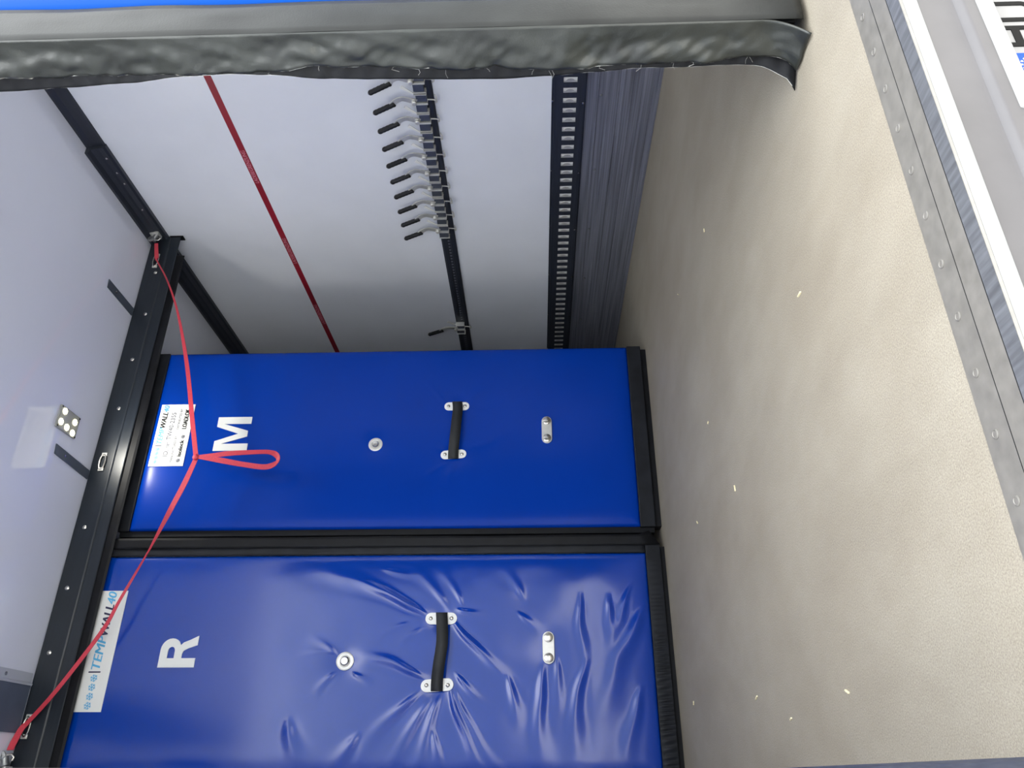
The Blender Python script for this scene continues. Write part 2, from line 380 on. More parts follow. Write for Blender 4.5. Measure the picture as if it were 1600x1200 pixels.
# ------------------------------------------------------------------ lever clamps on the rail
def clamp_parts(root):
    B = lambda: MB()
    T = Matrix.Translation(root.location)
    X = lambda b: -b   # distance from the wall
    def bl(m_, b0, b1, a0, a1, z0, z1): m_.box(-b1, -b0, a0, a1, z0, z1)
    m_ = MB(); bl(m_, .014, .036, -.046, -.004, -.012, .032); bl(m_, .014, .040, .002, .044, -.008, .036)
    m_.v = [tuple(T @ Vector(v)) for v in m_.v]; m_.each('clamp_body', M_CHROME, root, bevel=.003)
    m_ = MB()
    for a in (-.048, -.003, .0015, .044): bl(m_, .014, .0435, a, a+.0035, -.014, .038)
    m_.v = [tuple(T @ Vector(v)) for v in m_.v]; m_.each('clamp_flange', M_ZINC, root, bevel=.001)
    m_ = MB()
    path = crom([(-.034, -.006, .030), (-.038, -.018, .058), (-.043, -.030, .085), (-.046, -.022, .112), (-.049, -.004, .130)], 5)
    n = len(path); vs = []; fs = []
    for i, p in enumerate(path):
        wv = .0135-.0035*math.sin(math.pi*i/(n-1)); t = (path[min(i+1, n-1)]-path[max(i-1, 0)]).normalized(); q = t.cross(Vector((1, 0, 0))).normalized()
        for sa, sb in ((-1, -1), (1, -1), (1, 1), (-1, 1)): vs.append(p + q*wv*sa + Vector((.003*sb, 0, 0)))
    for i in range(n-1):
        for k in range(4): fs.append((i*4+k, i*4+(k+1) % 4, (i+1)*4+(k+1) % 4, (i+1)*4+k))
    fs += [(3, 2, 1, 0), tuple((n-1)*4+k for k in range(4))]
    m_.add(vs, fs); m_.lathe((-.040, -.008, .040), (-1, 0, 0), [(.011, -.004), (.011, .008), (.007, .011)], 14)
    m_.v = [tuple(T @ Vector(v)) for v in m_.v]; lv = m_.each('lever', M_ZINC, root, bevel=.001); lv[1].name = 'pivot_boss'
    m_ = MB(); p0 = Vector((-.0485, -.011, .116)); p1 = Vector((-.052, .032, .208)); N = 26
    m_.tube([p0.lerp(p1, i/N) for i in range(N+1)], [.0085 if i in (0, N) else .0108+.0005*math.sin(i*1.4) for i in range(N+1)], 12)
    m_.v = [tuple(T @ Vector(v)) for v in m_.v]; gr = m_.build('grip', M_GRIP, root, smooth='all')
    m_ = MB(); d = (p1-p0).normalized(); m_.lathe(p1-d*.001, d, [(.006, 0), (.006, .004), (.004, .006)], 10)
    m_.v = [tuple(T @ Vector(v)) for v in m_.v]; m_.build('grip_end', M_STEEL, root)
    m_ = MB(); m_.prism([(-.044, .036), (-.050, .040), (-.086, .078), (-.074, .088), (-.046, .046)], lambda a, b, dd: (dd, a, b), -.034, -.031)
    m_.v = [tuple(T @ Vector(v)) for v in m_.v]; m_.build('release_tab', M_WPLATE, root)
    m_ = MB(); m_.tube([(-.018, -.002, -.01), (-.020, -.002, -.036), (-.024, -.002, -.046)], .0028, 8); m_.tube([(-.022, -.028, -.044), (-.026, -.014, -.050), (-.026, .004, -.049), (-.022, .012, -.042)], .0032, 8)
    m_.v = [tuple(T @ Vector(v)) for v in m_.v]; th = m_.each('tail_hook', M_ZINC, root); th[1].name = 'tail_pin'
ords = ['first', 'second', 'third', 'fourth', 'fifth', 'sixth', 'seventh', 'eighth', 'ninth', 'tenth']
GRP = 'lever clamps in a row on the lashing rail'
cy = [2.085, 2.187, 2.288, 2.390, 2.491, 2.592, 2.692, 2.796, 2.894, 2.996, 3.922]
c0 = thing('lever_clamp', 'first steel lever clamp on the rail, half hidden by the near panel\'s black flap', 'clamp', (WR, cy[0], .945), GRP)
clamp_parts(c0)
kids = list(c0.children)
for i, y in enumerate(cy[1:], 1):
    c = c0.copy(); COL.objects.link(c); c.location = (WR, y, .945)
    c['label'] = ('%s black-handled lever clamp in the rail row, counting from the near flap' % ords[i]) if i < 9 else \
                 ('last lever clamp of the tight row, with bare rail beyond it' if i == 9 else 'lone lever clamp standing apart on the rail close to the M panel')
    for k in kids:
        q = k.copy(); COL.objects.link(q); q.parent = c
        q.matrix_parent_inverse = k.matrix_parent_inverse.copy()

# ------------------------------------------------------------------ padded partition panels
def ridges_h(x, z, RD):
    s = 0
    for xa, za, xb, zb_, wd, ht in RD:
        dx, dz = xb-xa, zb_-za; L = math.hypot(dx, dz); ux, uz = dx/L, dz/L
        t = ((x-xa)*ux+(z-za)*uz)/L
        if t < -.15 or t > 1.35: continue
        pv = (x-xa)*-uz+(z-za)*ux + .10*L*(t*(1-t))      # slight curve
        ww = wd*(.30+.75*max(0, min(1.2, t)))
        e_ = (pv/ww)
        if abs(e_) > 3: continue
        f = min(1, max(0, (t+.10)/.26))*max(0, 1-max(0, t-.25)/1.0)**1.3
        s += 1.35*ht*math.exp(-e_*e_*1.6)*f - .25*ht*math.exp(-((e_-1.3)**2)*1.8)*f
    return s
def vinyl_cover(xa, xb, za, zb_, yf, th, RD, pins, und, res):
    nx = int((xb-xa)/res); nz = int((zb_-za)/res)
    def fn(u_, v_):
        x = xa+u_*(xb-xa); z = za+v_*(zb_-za)
        d = min(x-xa, xb-x, z-za, zb_-z)
        h_ = .010*(1-math.exp(-d/.02))
        fade = 1-math.exp(-d/.02)
        wx = .014*noise.noise(Vector((x*7, z*7, 3))); wz = .014*noise.noise(Vector((x*7, z*7, 9)))
        h_ += ridges_h(x+wx, z+wz, RD)*fade*.75
        for px, pz, pr, pd in pins: h_ -= pd*math.exp(-((x-px)**2+(z-pz)**2)/(pr*pr))
        low = max(.25, min(1, (1.6-z)/1.2))
        h_ += und*low*fade*(noise.noise(Vector((x*4+3, z*3.2, yf)))+.4*noise.noise(Vector((x*11, z*8, 2+yf))))
        return (x, yf-h_, z)
    m_ = MB().sheet(fn, nx, nz)
    loop = [i for i in range(nx+1)] + [j*(nx+1)+nx for j in range(1, nz+1)] + [nz*(nx+1)+i for i in range(nx-1, -1, -1)] + [j*(nx+1) for j in range(nz-1, 0, -1)]
    k = len(m_.v)
    for i in loop: x, y, z = m_.v[i]; m_.v.append((x, yf+th, z))
    n = len(loop)
    for i in range(n):
        m_.f.append((loop[i], loop[(i+1) % n], k+(i+1) % n, k+i)); m_.m.append(0)
    m_.f.append(tuple(range(k, k+n))); m_.m.append(0)
    return m_
def stadium(L, r, n=10):
    return [(r*math.cos(math.radians(a)), L/2-r+r*math.sin(math.radians(a))) for a in [180*i/n for i in range(n+1)]] + \
           [(r*math.cos(math.radians(a)), -L/2+r+r*math.sin(math.radians(a))) for a in [180+180*i/n for i in range(n+1)]]
def handle(root, xl, xr, zl, zr, yf, sag, L, r):
    for xq, zq, tl in ((xl, zl, .06), (xr, zr, 0)):
        st = [(a*math.cos(tl)-b*math.sin(tl), a*math.sin(tl)+b*math.cos(tl)) for a, b in stadium(L, r)]
        p = MB().prism([(xq+a, zq+b) for a, b in st], fp, yf-.014, yf-.010).build('handle_plate', M_WPLATE, root, bevel=.001)
        for sg in (-1, 1):
            MB().lathe((xq, yf-.014, zq+sg*(L/2-r*.95)), (0, -1, 0), [(.0075, 0), (.0075, .002), (.005, .0045), (.001, .005)], 14).build('screw', M_STEEL, p, smooth=True)
    pts = crom([(xr+.021, yf-.014, zr-.002), (xr+.017, yf-.019, zr-.002), (xr-.02, yf-.026, zr-.006), ((xl+xr)/2+.03, yf-.040, (zl+zr)/2-sag*.6), ((xl+xr)/2-.05, yf-.040, (zl+zr)/2-sag*.2+.0), (xl+.02, yf-.026, zl-.001), (xl-.012, yf-.019, zl), (xl-.021, yf-.014, zl)], 6)
    vs = []; fs = []; hw = .0225
    for p_ in pts:
        vs += [p_+Vector((0, 0, -hw)), p_+Vector((0, 0, hw))]
    fs = [(2*i, 2*i+1, 2*i+3, 2*i+2) for i in range(len(pts)-1)]
    MB().add(vs, fs).build('grab_strap', M_WEB, root, smooth='all', solid=.0025)
def bolt(root, x, z, yf, r):
    w_ = MB().lathe((x, yf-.008, z), (0, -1, 0), [(r, 0), (r, .0015), (r*.86, .0035), (r*.62, .0035), (r*.56, .002)], 28).build('washer', M_ZINC, root, smooth=True)
    MB().lathe((x, yf-.0095, z), (0, -1, 0), [(r*.5, 0), (r*.5, .006), (r*.38, .0105), (r*.05, .011)], 22).build('bolt_head', M_STEEL, w_, smooth=True)
def toggle(root, x0, x1, z, yf, hw):
    p = MB().prism([((x0+x1)/2+b, z+a) for a, b in stadium(x1-x0, hw)], fp, yf-.016, yf-.008).build('latch_plate', M_ZINC, root, bevel=.0015)
    for x in (x0+hw, x1-hw):
        MB().lathe((x, yf-.0165, z), (0, -1, 0), [(hw*.8, 0), (hw*.8, .005), (hw*.72, .0062), (hw*.05, .0066)], 22).build('latch_bolt', M_STEEL, p, smooth=True)
def flake(x, z, s, y, m, parent):
    m_ = MB()
    def seg(x0, z0, x1, z1, wd):
        dx, dz = x1-x0, z1-z0; L = math.hypot(dx, dz); nx, nz = -dz/L*wd/2, dx/L*wd/2
        m_.prism([(x0+nx, z0+nz), (x1+nx, z1+nz), (x1-nx, z1-nz), (x0-nx, z0-nz)], fp, y-.0004-len(m_.cuts)*.00004, y-len(m_.cuts)*.00001)
    for k in range(6):
        a = math.pi*k/3+.26; c, q = math.cos(a), math.sin(a)
        seg(x, z, x+c*s, z+q*s, s*.16)
        for sg in (-1, 1):
            b = a+sg*.9; bx, bz = x+c*s*.52, z+q*s*.52
            seg(bx, bz, bx+math.cos(b)*s*.42, bz+math.sin(b)*s*.42, s*.14)
    m_.build('printed_snowflake', m, parent)
RR = [(0.577, 0.965, 0.744, 1.363, 0.038, 0.009), (0.344, 0.967, 0.439, 1.237, 0.034, 0.007), (0.537, 0.837, 0.339, 0.633, 0.029, 0.007), (0.339, 0.633, 0.183, 0.597, 0.034, 0.005), (0.285, 0.848, 0.035, 0.732, 0.026, 0.008), (0.285, 0.833, 0.035, 0.678, 0.024, 0.005), (0.285, 0.969, 0.119, 1.158, 0.034, 0.005), (0.272, 0.886, 0.035, 0.957, 0.029, 0.004), (0.162, 0.905, 0.035, 0.876, 0.024, 0.004), (0.25, 0.928, 0.045, 1.063, 0.034, 0.004), (0.589, 0.838, 0.571, 0.742, 0.019, 0.004), (0.346, 0.835, 0.26, 0.736, 0.022, 0.005), (0.422, 1.295, 0.482, 1.397, 0.022, 0.003), (0.359, 1.229, 0.322, 1.157, 0.019, 0.003), (0.427, 1.31, 0.43, 1.421, 0.014, 0.0025), (0.364, 1.299, 0.296, 1.362, 0.019, 0.0025), (0.541, 1.024, 0.517, 1.123, 0.019, 0.002), (0.516, 0.962, 0.469, 1.057, 0.019, 0.002), (0.635, 0.346, 0.384, 0.347, 0.029, 0.004), (0.384, 0.347, 0.045, 0.401, 0.043, 0.005), (0.361, 0.504, 0.056, 0.516, 0.038, 0.006), (0.635, 0.24, 0.465, 0.238, 0.029, 0.004), (0.672, 0.149, 0.441, 0.239, 0.029, 0.004), (0.597, 0.104, 0.204, 0.289, 0.053, 0.006), (0.637, 0.57, 0.752, 0.646, 0.034, 0.003), (0.601, 0.874, 0.781, 1.038, 0.034, 0.003), (0.614, 0.824, 0.754, 0.906, 0.024, 0.0025), (0.292, 0.14, 0.055, 0.204, 0.038, 0.005), (0.407, 0.449, 0.226, 0.442, 0.029, 0.003), (0.575, 0.595, 0.514, 0.508, 0.029, 0.003), (0.185, 1.457, 0.035, 1.39, 0.048, 0.004), (0.141, 1.189, 0.035, 1.273, 0.038, 0.004), (0.756, 1.141, 0.729, 0.983, 0.024, 0.002)]
RM = [(1.505, 0.918, 1.604, 1.007, 0.012, 0.0035), (1.503, 0.817, 1.583, 0.752, 0.012, 0.0035), (1.269, 0.928, 1.287, 0.963, 0.01, 0.003), (1.279, 0.805, 1.315, 0.733, 0.01, 0.003), (1.221, 0.898, 1.154, 0.992, 0.014, 0.002), (1.471, 0.81, 1.453, 0.649, 0.014, 0.0015), (1.457, 0.936, 1.443, 1.051, 0.014, 0.0015), (1.22, 0.876, 0.996, 0.917, 0.029, 0.002), (1.27, 0.788, 1.375, 0.621, 0.022, 0.0015)]

# --- panel M
YM = 3.085
pm = thing('partition_panel', 'blue padded partition panel with the white letter M and a square label', 'partition panel', (1.36, YM+.04, 0), 'blue padded partition panels')
vinyl_cover(.930, 1.782, .088, 2.235, YM, .062, RM, [(1.485, .868, .05, .006), (1.253, .875, .05, .006), (1.306, 1.221, .05, .004), (1.36, .467, .06, .003)], .0016, .009).build('cover', M_BLUE, pm, smooth='all')
MB().box(.925, 1.785, YM-.009, YM+.066, .026, .089).build('bottom_hem', M_BLK, pm, bevel=.003)
MB().box(.93, 1.775, YM+.008, YM+.060, .0, .0255).build('floor_seal', M_RUB, pm)
MB().box(.925, 1.785, YM-.006, YM+.066, 2.2355, 2.285).build('top_hem', M_BLK, pm, bevel=.003)
MB().box(.905, .9295, YM+.012, YM+.060, .03, 2.28).build('edge_seal', M_RUB, pm)
handle(pm, 1.253, 1.485, .875, .868, YM, .012, .112, .020)
bolt(pm, 1.306, 1.221, YM, .031)
toggle(pm, 1.300, 1.428, .467, YM, .0225)
SY = YM-.0128
lab = MB().box(1.214, 1.513, SY, SY+.0025, 2.060, 2.214).build('label_sticker', M_WHITE, pm)
fm = lambda u_, v_, n_: (u_, SY-.0003-n_, v_)
LU = lambda u_: 1.214+u_*.299
LV = lambda v_: 2.214-v_*.154
for k in range(4): flake(LU(.068+k*.066), LV(.165), .0098, SY-.0003, M_CYAN, lab)
MB().box(LU(.318), LU(.328), SY-.0007, SY-.0003, LV(.26), LV(.07)).build('printed_bar', M_NAVY, lab)
lettering('printed_text', 'TEMP', M_CYAN, lab, fm, (LU(.352), LU(.612), LV(.24), LV(.09)), bold=.010, shear=.25)
lettering('printed_text', 'WALL', M_INK, lab, fm, (LU(.615), LU(.865), LV(.24), LV(.09)), bold=.014, shear=.25)
lettering('printed_text', '40', M_CYAN, lab, fm, (LU(.872), LU(.985), LV(.24), LV(.09)), bold=.012, shear=.25)
lettering('printed_text', 'ID. nr: TW40-2355', M_NAVY, lab, fm, (LU(.155), LU(.862), LV(.485), LV(.355)))
lettering('printed_text', 'MANUFACTURED BY', M_NAVY, lab, fm, (LU(.06), LU(.475), LV(.66), LV(.59)))
lettering('printed_text', 'DISTRIBUTED BY', M_NAVY, lab, fm, (LU(.585), LU(.925), LV(.655), LV(.59)))
lettering('printed_text', 'isoleck', M_INK, lab, fm, (LU(.15), LU(.41), LV(.88), LV(.77)), bold=.02)
lettering('printed_text', 'LOADLOK', M_INK, lab, fm, (LU(.592), LU(.918), LV(.87), LV(.745)), bold=.018)
flake(LU(.085), LV(.83), .0095, SY-.0003, M_NAVY, lab); flake(LU(.465), LV(.83), .0095, SY-.0003, M_NAVY, lab)
# letter M
mx0, mx1, mz0, mz1 = 1.283, 1.446, 1.789, 1.941
U = lambda u_: mx0+u_*(mx1-mx0)
V = lambda v_: mz0+v_*(mz1-mz0)
MP = [(0, 0), (0, 1), (.285, 1), (.5, .33), (.715, 1), (1, 1), (1, 0), (.795, 0), (.795, .80), (.585, .06), (.415, .06), (.205, .80), (.205, 0)]
MB().prism([(U(a), V(b)) for a, b in MP], fp, SY-.0005, SY+.0025).build('letter_marking', M_WHITE, pm)

# --- panel R
YP = 3.070
pr = thing('partition_panel', 'blue wrinkled partition panel with the white letter R and a long narrow label', 'partition panel', (.41, YP+.04, 0), 'blue padded partition panels')
vinyl_cover(.005, .812, .080, 2.300, YP, .062, RR, [(.557, .90, .05, .008), (.313, .90, .05, .008), (.401, 1.261, .05, .006), (.446, .48, .06, .004)], .0040, .006).build('cover', M_BLUEG, pr, smooth='all')
MB().box(.0, .852, YP-.009, YP+.066, .020, .0795).build('bottom_hem', M_BLK, pr, bevel=.003)
MB().box(.005, .84, YP+.008, YP+.060, .0, .0195).build('floor_seal', M_RUB, pr)
def pucker(u_, v_):
    x = .002+u_*.78; a = math.sin(3.14*v_)
    return (x, YP-.0105-a*(.0016+.0018*math.sin(x*330+3.5*math.sin(x*31)+2*v_)*min(1, (1.05-u_)*1.6)), .022+.056*v_)
MB().sheet(pucker, 420, 8).build('hem_pucker', M_BLK, pr, smooth='all')
MB().box(.0, .852, YP-.006, YP+.066, 2.3005, 2.336).build('top_hem', M_BLK, pr, bevel=.003)
def seal_r(u_, v_):
    z = .0805+v_*2.219; x = .8125+u_*.062
    return (x+.003*noise.noise(Vector((z*3, 1, 2)))*u_, YP-.006+.004*u_*noise.noise(Vector((z*4, 7, 1)))+.010*max(0, u_-.5)*2, z)
MB().sheet(seal_r, 6, 120).build('edge_seal', M_BLK, pr, smooth='all', solid=.004)
def lip_r(u_, v_):
    z = .0805+v_*2.219; wv = .0745+.004*noise.noise(Vector((z*2.2, 5, 5)))
    return (.8125+.03+u_*(wv-.03), YP-.011-.003*u_, z) if v_ > .0 else (.8425+u_*.06, YP-.014, .02+.04*u_)
MB().sheet(lip_r, 4, 120).build('edge_lip', M_RUB, pr, smooth='all', solid=.003)
handle(pr, .313, .557, .902, .897, YP, .022, .124, .0225)
bolt(pr, .401, 1.261, YP, .034)
toggle(pr, .386, .506, .480, YP, .0225)
SY2 = YP-.0128
lab = MB().box(.223, .673, SY2, SY2+.0025, 2.166, 2.272).build('label_sticker', M_WHITE, pr)
fr = lambda u_, v_, n_: (u_, SY2-.0003-n_, v_)
LU = lambda u_: .223+u_*.45
LV = lambda v_: 2.272-v_*.106
for k in range(4): flake(LU(.048+k*.0725), LV(.47), .0145, SY2-.0003, M_CYAN, lab)
MB().box(LU(.309), LU(.320), SY2-.0007, SY2-.0003, LV(.66), LV(.22)).build('printed_bar', M_NAVY, lab)
lettering('printed_text', 'TEMP', M_CYAN, lab, fr, (LU(.338), LU(.612), LV(.60), LV(.28)), bold=.012, shear=.25)
lettering('printed_text', 'WALL', M_NAVY, lab, fr, (LU(.616), LU(.876), LV(.60), LV(.28)), bold=.014, shear=.25)
lettering('printed_text', '40', M_CYAN, lab, fr, (LU(.883), LU(.992), LV(.60), LV(.28)), bold=.012, shear=.25)
rx0, rx1, rz0, rz1 = .380, .497, 1.843, 1.985
U = lambda u_: rx0+u_*(rx1-rx0)
V = lambda v_: rz0+v_*(rz1-rz0)
RO = [(0, 0), (0, 1), (.56, 1)] + [(.56+.34*math.cos(math.radians(a)), .71+.29*math.sin(math.radians(a))) for a in range(80, -91, -15)][0:] 
RO = [(0, 0), (0, 1), (.56, 1)] + [(.56+.36*math.sin(math.radians(a)), .715+.285*math.cos(math.radians(a))) for a in range(15, 136, 15)] + [(.70, .46), (.79, .39), (.87, .22), (1, 0), (.70, 0), (.60, .24), (.52, .36), (.42, .39), (.29, .39), (.29, 0)]
RI = [(.29, .60)] + [(.52+.13*math.sin(math.radians(a)), .695+.095*math.cos(math.radians(a))) for a in range(180, -1, -20)] + [(.29, .79)]
def holed(outer, inner, y0, y1, name, m, parent):
    cu = bpy.data.curves.new(name, 'CURVE'); cu.dimensions = '2D'; cu.fill_mode = 'BOTH'; cu.extrude = (y1-y0)/2
    for poly in (outer, inner):
        s = cu.splines.new('POLY'); s.points.add(len(poly)-1); s.use_cyclic_u = True
        for p, (a, b) in zip(s.points, poly): p.co = (a, b, 0, 1)
    to = bpy.data.objects.new(name, cu); COL.objects.link(to); bpy.context.view_layer.update()
    me = bpy.data.meshes.new_from_object(to.evaluated_get(bpy.context.evaluated_depsgraph_get())); bpy.data.objects.remove(to); bpy.data.curves.remove(cu)
    for v in me.vertices: v.co = Vector((v.co.x, (y0+y1)/2-v.co.z, v.co.y))
    me.materials.clear(); me.materials.append(m); me.name = name
    o = bpy.data.objects.new(name, me); COL.objects.link(o); put(o, parent); return o
holed([(U(a), V(b)) for a, b in RO], [(U(a), V(b)) for a, b in RI], SY2-.0005, SY2+.0025, 'letter_marking', M_WHITE, pr)

# --- near panel standing at the tailgate, seen almost edge-on
YL = .965
pn = thing('partition_panel', 'near blue partition panel standing by the tailgate, edged with frayed black flaps', 'partition panel', (1.7, YL+.04, 0), 'blue padded partition panels')
vinyl_cover(1.340, 2.13, .073, 2.25, YL, .07, [], [], .003, .014).build('cover', M_BLUEL, pn, smooth='all')
MB().box(1.264, 2.19, YL+.006, YL+.072, .02, 2.29).build('core_edge', M_RUB, pn, bevel=.004)
MB().box(1.262, 2.192, YL+.0725, YL+.078, .02, 2.29).build('added_dark_back', M_BLK, pn, bevel=.002)  # unseen dark back, added to keep blue out of the clamp reflections
def hem_n(u_, v_):   # black border on the face, left of the blue
    z = .012+v_*2.27; return (1.2555+u_*.0865, YL-.0035-.003*math.sin(u_*3.14)-.0025*noise.noise(Vector((z*6, u_*3, 3))), z)
MB().sheet(hem_n, 6, 160).build('edge_hem', M_HEMN, pn, smooth='all', solid=.002)
def hemb(u_, v_): return (1.340+u_*.79, YL-.0035, .012+v_*.064)
MB().sheet(hemb, 20, 3).build('bottom_hem', M_HEMN, pn, smooth='all', solid=.002)
def interp(T, z):
    for (z0, a), (z1, b) in zip(T, T[1:]):
        if z0 <= z <= z1:
            t = (z-z0)/(z1-z0); t = t*t*(3-2*t); return a+(b-a)*t
    return T[0][1] if z < T[0][0] else T[-1][1]
P2Z = lambda px: .524+(842-px)*.00126
FT = sorted([(P2Z(x), 1.040+(y-97)*.0014) for x, y in ((-500, 96), (-200, 98), (0, 94), (110, 97), (240, 97), (310, 97), (400, 97), (440, 95), (507, 88), (560, 91), (640, 96), (760, 100), (900, 102), (1000, 97), (1100, 95), (1180, 90), (1240, 86), (1275, 92))])
BT = sorted([(P2Z(x), 1.062+(y-120)*.0014) for x, y in ((-500, 122), (-200, 120), (0, 125), (100, 121), (200, 116), (300, 107), (370, 105), (430, 108), (520, 117), (600, 120), (750, 124), (800, 125), (870, 122), (950, 117), (1020, 112), (1070, 113), (1150, 111), (1200, 112), (1240, 118), (1262, 134), (1275, 150))])
def flap_f(u_, v_):
    z = .004+v_*2.28; ye = interp(FT, z); foot = max(0, 1-z/.09)
    x = 1.256-.013*u_-.0085*(noise.noise(Vector((z*7, u_*1.5, 1)))+.8*noise.noise(Vector((z*17+u_*1.5, u_*2, 8)))+.35*noise.noise(Vector((z*45-u_*3, u_*3, 4))))*math.sin(min(1, u_*1.3)*1.57)*1.2 - .045*foot**2*(1-.5*u_)
    return (x, YL-.0035+u_*(ye-YL+.0035)+.03*foot**3*u_, z)
MB().sheet(flap_f, 14, 340).build('front_flap', M_OLIVE, pn, smooth='all', solid=.0022)
def flap_b(u_, v_):
    z = .004+v_*2.28; ye = interp(BT, z); foot = max(0, 1-z/.10)
    x = 1.256-.014*u_-.0016*math.sin(z*150)*math.sin(u_*3.14) - .05*foot**2*u_
    return (x, YL+.064+u_*(ye-YL-.064), z)
MB().sheet(flap_b, 10, 420).build('rear_flap', M_RUB, pn, smooth='all', solid=.0025)
m_ = MB()
zs = [i*.012+.01 for i in range(190)]
m_.tube([flap_f(1.0, (z-.004)/2.28) for z in zs], .0006, 6); m_.tube([flap_b(1.0, (z-.004)/2.28) for z in zs], .0005, 6)
for k in range(16):
    z = .06+random.random()*1.0; p = Vector(flap_f(1.0, (z-.004)/2.28)); l_ = .006+random.random()*.014
    m_.tube([p, p+Vector((-.002, l_*.5, random.uniform(-.006, .006))), p+Vector((-.003, l_, random.uniform(-.012, .012)))], .00018, 4)
fe = m_.build('frayed_edge', M_ZINC, pn); fe['kind'] = 'stuff'; fe['label'] = 'pale frayed thread along the flap edges'

# ------------------------------------------------------------------ cross beam under the ceiling
YB = 3.030
bm = thing('cross_beam', 'long black cross beam under the ceiling above the two standing panels', 'beam', (1.2, YB, ZC))
MB().prism([(YB, ZC-.004), (YB, 2.352), (YB+.004, 2.346), (YB+.03, 2.346), (YB+.03, ZC-.004)], lambda a, b, d: (d, a, b), .015, 2.44).build('beam_profile', M_BEAM, bm, bevel=.002)
MB().box(2.440, 2.447, YB-.001, YB+.031, 2.288, 2.356).build('end_cap', M_RUB, bm, bevel=.002)
MB().prism([(YB+.003, 2.3455), (YB+.003, 2.303), (YB+.006, 2.300), (YB+.010, 2.303), (YB+.010, 2.3455)], lambda a, b, d: (d, a, b), .015, 2.44).build('beam_lip', M_BEAM, bm)
MB().prism([(YB+.012, 2.3455), (YB+.010, 2.272), (YB+.013, 2.262), (YB+.018, 2.272), (YB+.018, 2.3455)], lambda a, b, d: (d, a, b), .01, 2.33).build('rubber_seal', M_RUB, bm)
for x, z in ((1.977, 2.377), (1.728, 2.382), (1.477, 2.385), (.929, 2.398), (.679, 2.403), (.432, 2.406), (2.22, 2.38)):
    MB().lathe((x, YB, z), (0, -1, 0), [(.0085, 0), (.0085, .002), (.004, .0045), (.001, .005)], 14).build('screw', M_STEEL, bm, smooth=True)
def footman(x, z):
    pts = [(x+.034*math.cos(t)*(1 if abs(math.cos(t)) < .8 else 1), YB-.006-.010*abs(math.sin(t))*0, z+.0125*math.sin(t)) for t in [2*math.pi*i/24 for i in range(25)]]
    m_ = MB().tube(pts, .0036, 8)
    fl = m_.build('footman_loop', M_STEEL, bm, smooth=True)
    MB().box(x-.042, x-.026, YB-.006, YB-.0002, z-.012, z+.012).box(x+.026, x+.042, YB-.006, YB-.0002, z-.012, z+.012).each('loop_foot', M_ZINC, fl, bevel=.002)
footman(2.29, 2.392); footman(1.219, 2.393); footman(.172, 2.415)

# flat straps on the ceiling holding the beam
def ceil_strap(x0, x1, y0, lbl):
    t = thing('ceiling_bracket', lbl, 'bracket', (x0, y0, ZC), 'dark flat brackets on the ceiling')
    MB().prism([(x0-.020, y0+.004), (x0+.020, y0-.002), (x1+.020, YB-.002), (x1-.020, YB-.002)], lambda a, b, d: (a, b, d), ZC-.005, ZC-.0005).build('bracket_strip', M_BRKT, t)
    MB().lathe(((x0*.7+x1*.3), y0+.07, ZC-.005), (0, 0, -1), [(.006, 0), (.006, .002), (.002, .0035)], 12).build('bracket_screw', M_STEEL, t)
ceil_strap(1.995, 1.990, 2.795, 'dark flat bracket on the ceiling between the lamp and the right wall')
ceil_strap(1.176, 1.160, 2.770, 'dark flat bracket on the ceiling just left of the lit lamp')

# ------------------------------------------------------------------ ceiling lamp
def lamp_light(x, y, e_):
    l_ = bpy.data.lights.new('lamp_glow', 'AREA'); l_.shape = 'DISK'; l_.size = .09; l_.energy = e_; l_.color = (1, .97, .88)
    o_ = bpy.data.objects.new('lamp_glow', l_); COL.objects.link(o_); o_.location = (x, y, ZC-.022); return o_
LAMP_W = 2.0
la = thing('ceiling_lamp', 'small square ceiling lamp with bright LED dots above panel M', 'lamp', (1.305, 2.795, ZC))
MB().box(1.255, 1.352, 2.725, 2.865, ZC-.010, ZC-.0005).build('lamp_housing', M_LENS, la, bevel=.004)
put(lamp_light(1.305, 2.795, LAMP_W), la)
m_ = MB()
for x, y in ((1.332, 2.752), (1.283, 2.745), (1.277, 2.790), (1.271, 2.835), (1.318, 2.832)):
    m_ = MB().lathe((x, y, ZC-.0095), (0, 0, -1), [(.013, 0), (.013, .003), (.009, .006), (.003, .007)], 16); m_.build('led', M_LED, la, smooth=True)
for x, y in ((1.345, 2.732), (1.262, 2.732), (1.262, 2.858), (1.345, 2.858)):
    MB().lathe((x, y, ZC-.0101), (0, 0, -1), [(.004, 0), (.004, .001), (.002, .002)], 10).build('lamp_screw', M_RUB, la)

# ------------------------------------------------------------------ red pull strap with hanging loop
def ribbon(m_, pts, wid, nrm, th=.0012):
    """flat ribbon; wid and nrm per point"""
    n = len(pts); vs = []
    for i in range(n):
        t = (pts[min(i+1, n-1)]-pts[max(i-1, 0)]).normalized(); q = t.cross(nrm[i]).normalized(); m = q.cross(t).normalized()
        for sa, sb in ((-1, -1), (1, -1), (1, 1), (-1, 1)): vs.append(pts[i]+q*wid[i]*sa+m*th*sb)
    fs = []
    for i in range(n-1):
        for k in range(4): fs.append((i*4+k, i*4+(k+1) % 4, (i+1)*4+(k+1) % 4, (i+1)*4+k))
    fs += [(3, 2, 1, 0), tuple((n-1)*4+k for k in range(4))]
    m_.add(vs, fs)
ps = thing('pull_strap', 'red webbing strap hanging from both beam ends, knotted with a dangling loop', 'strap', (1.21, 2.97, 1.96))
def lerpl(vals, n):
    out = []
    for i in range(n):
        f = i/(n-1)*(len(vals)-1); k = min(int(f), len(vals)-2); out.append(vals[k]+(vals[k+1]-vals[k])*(f-k))
    return out
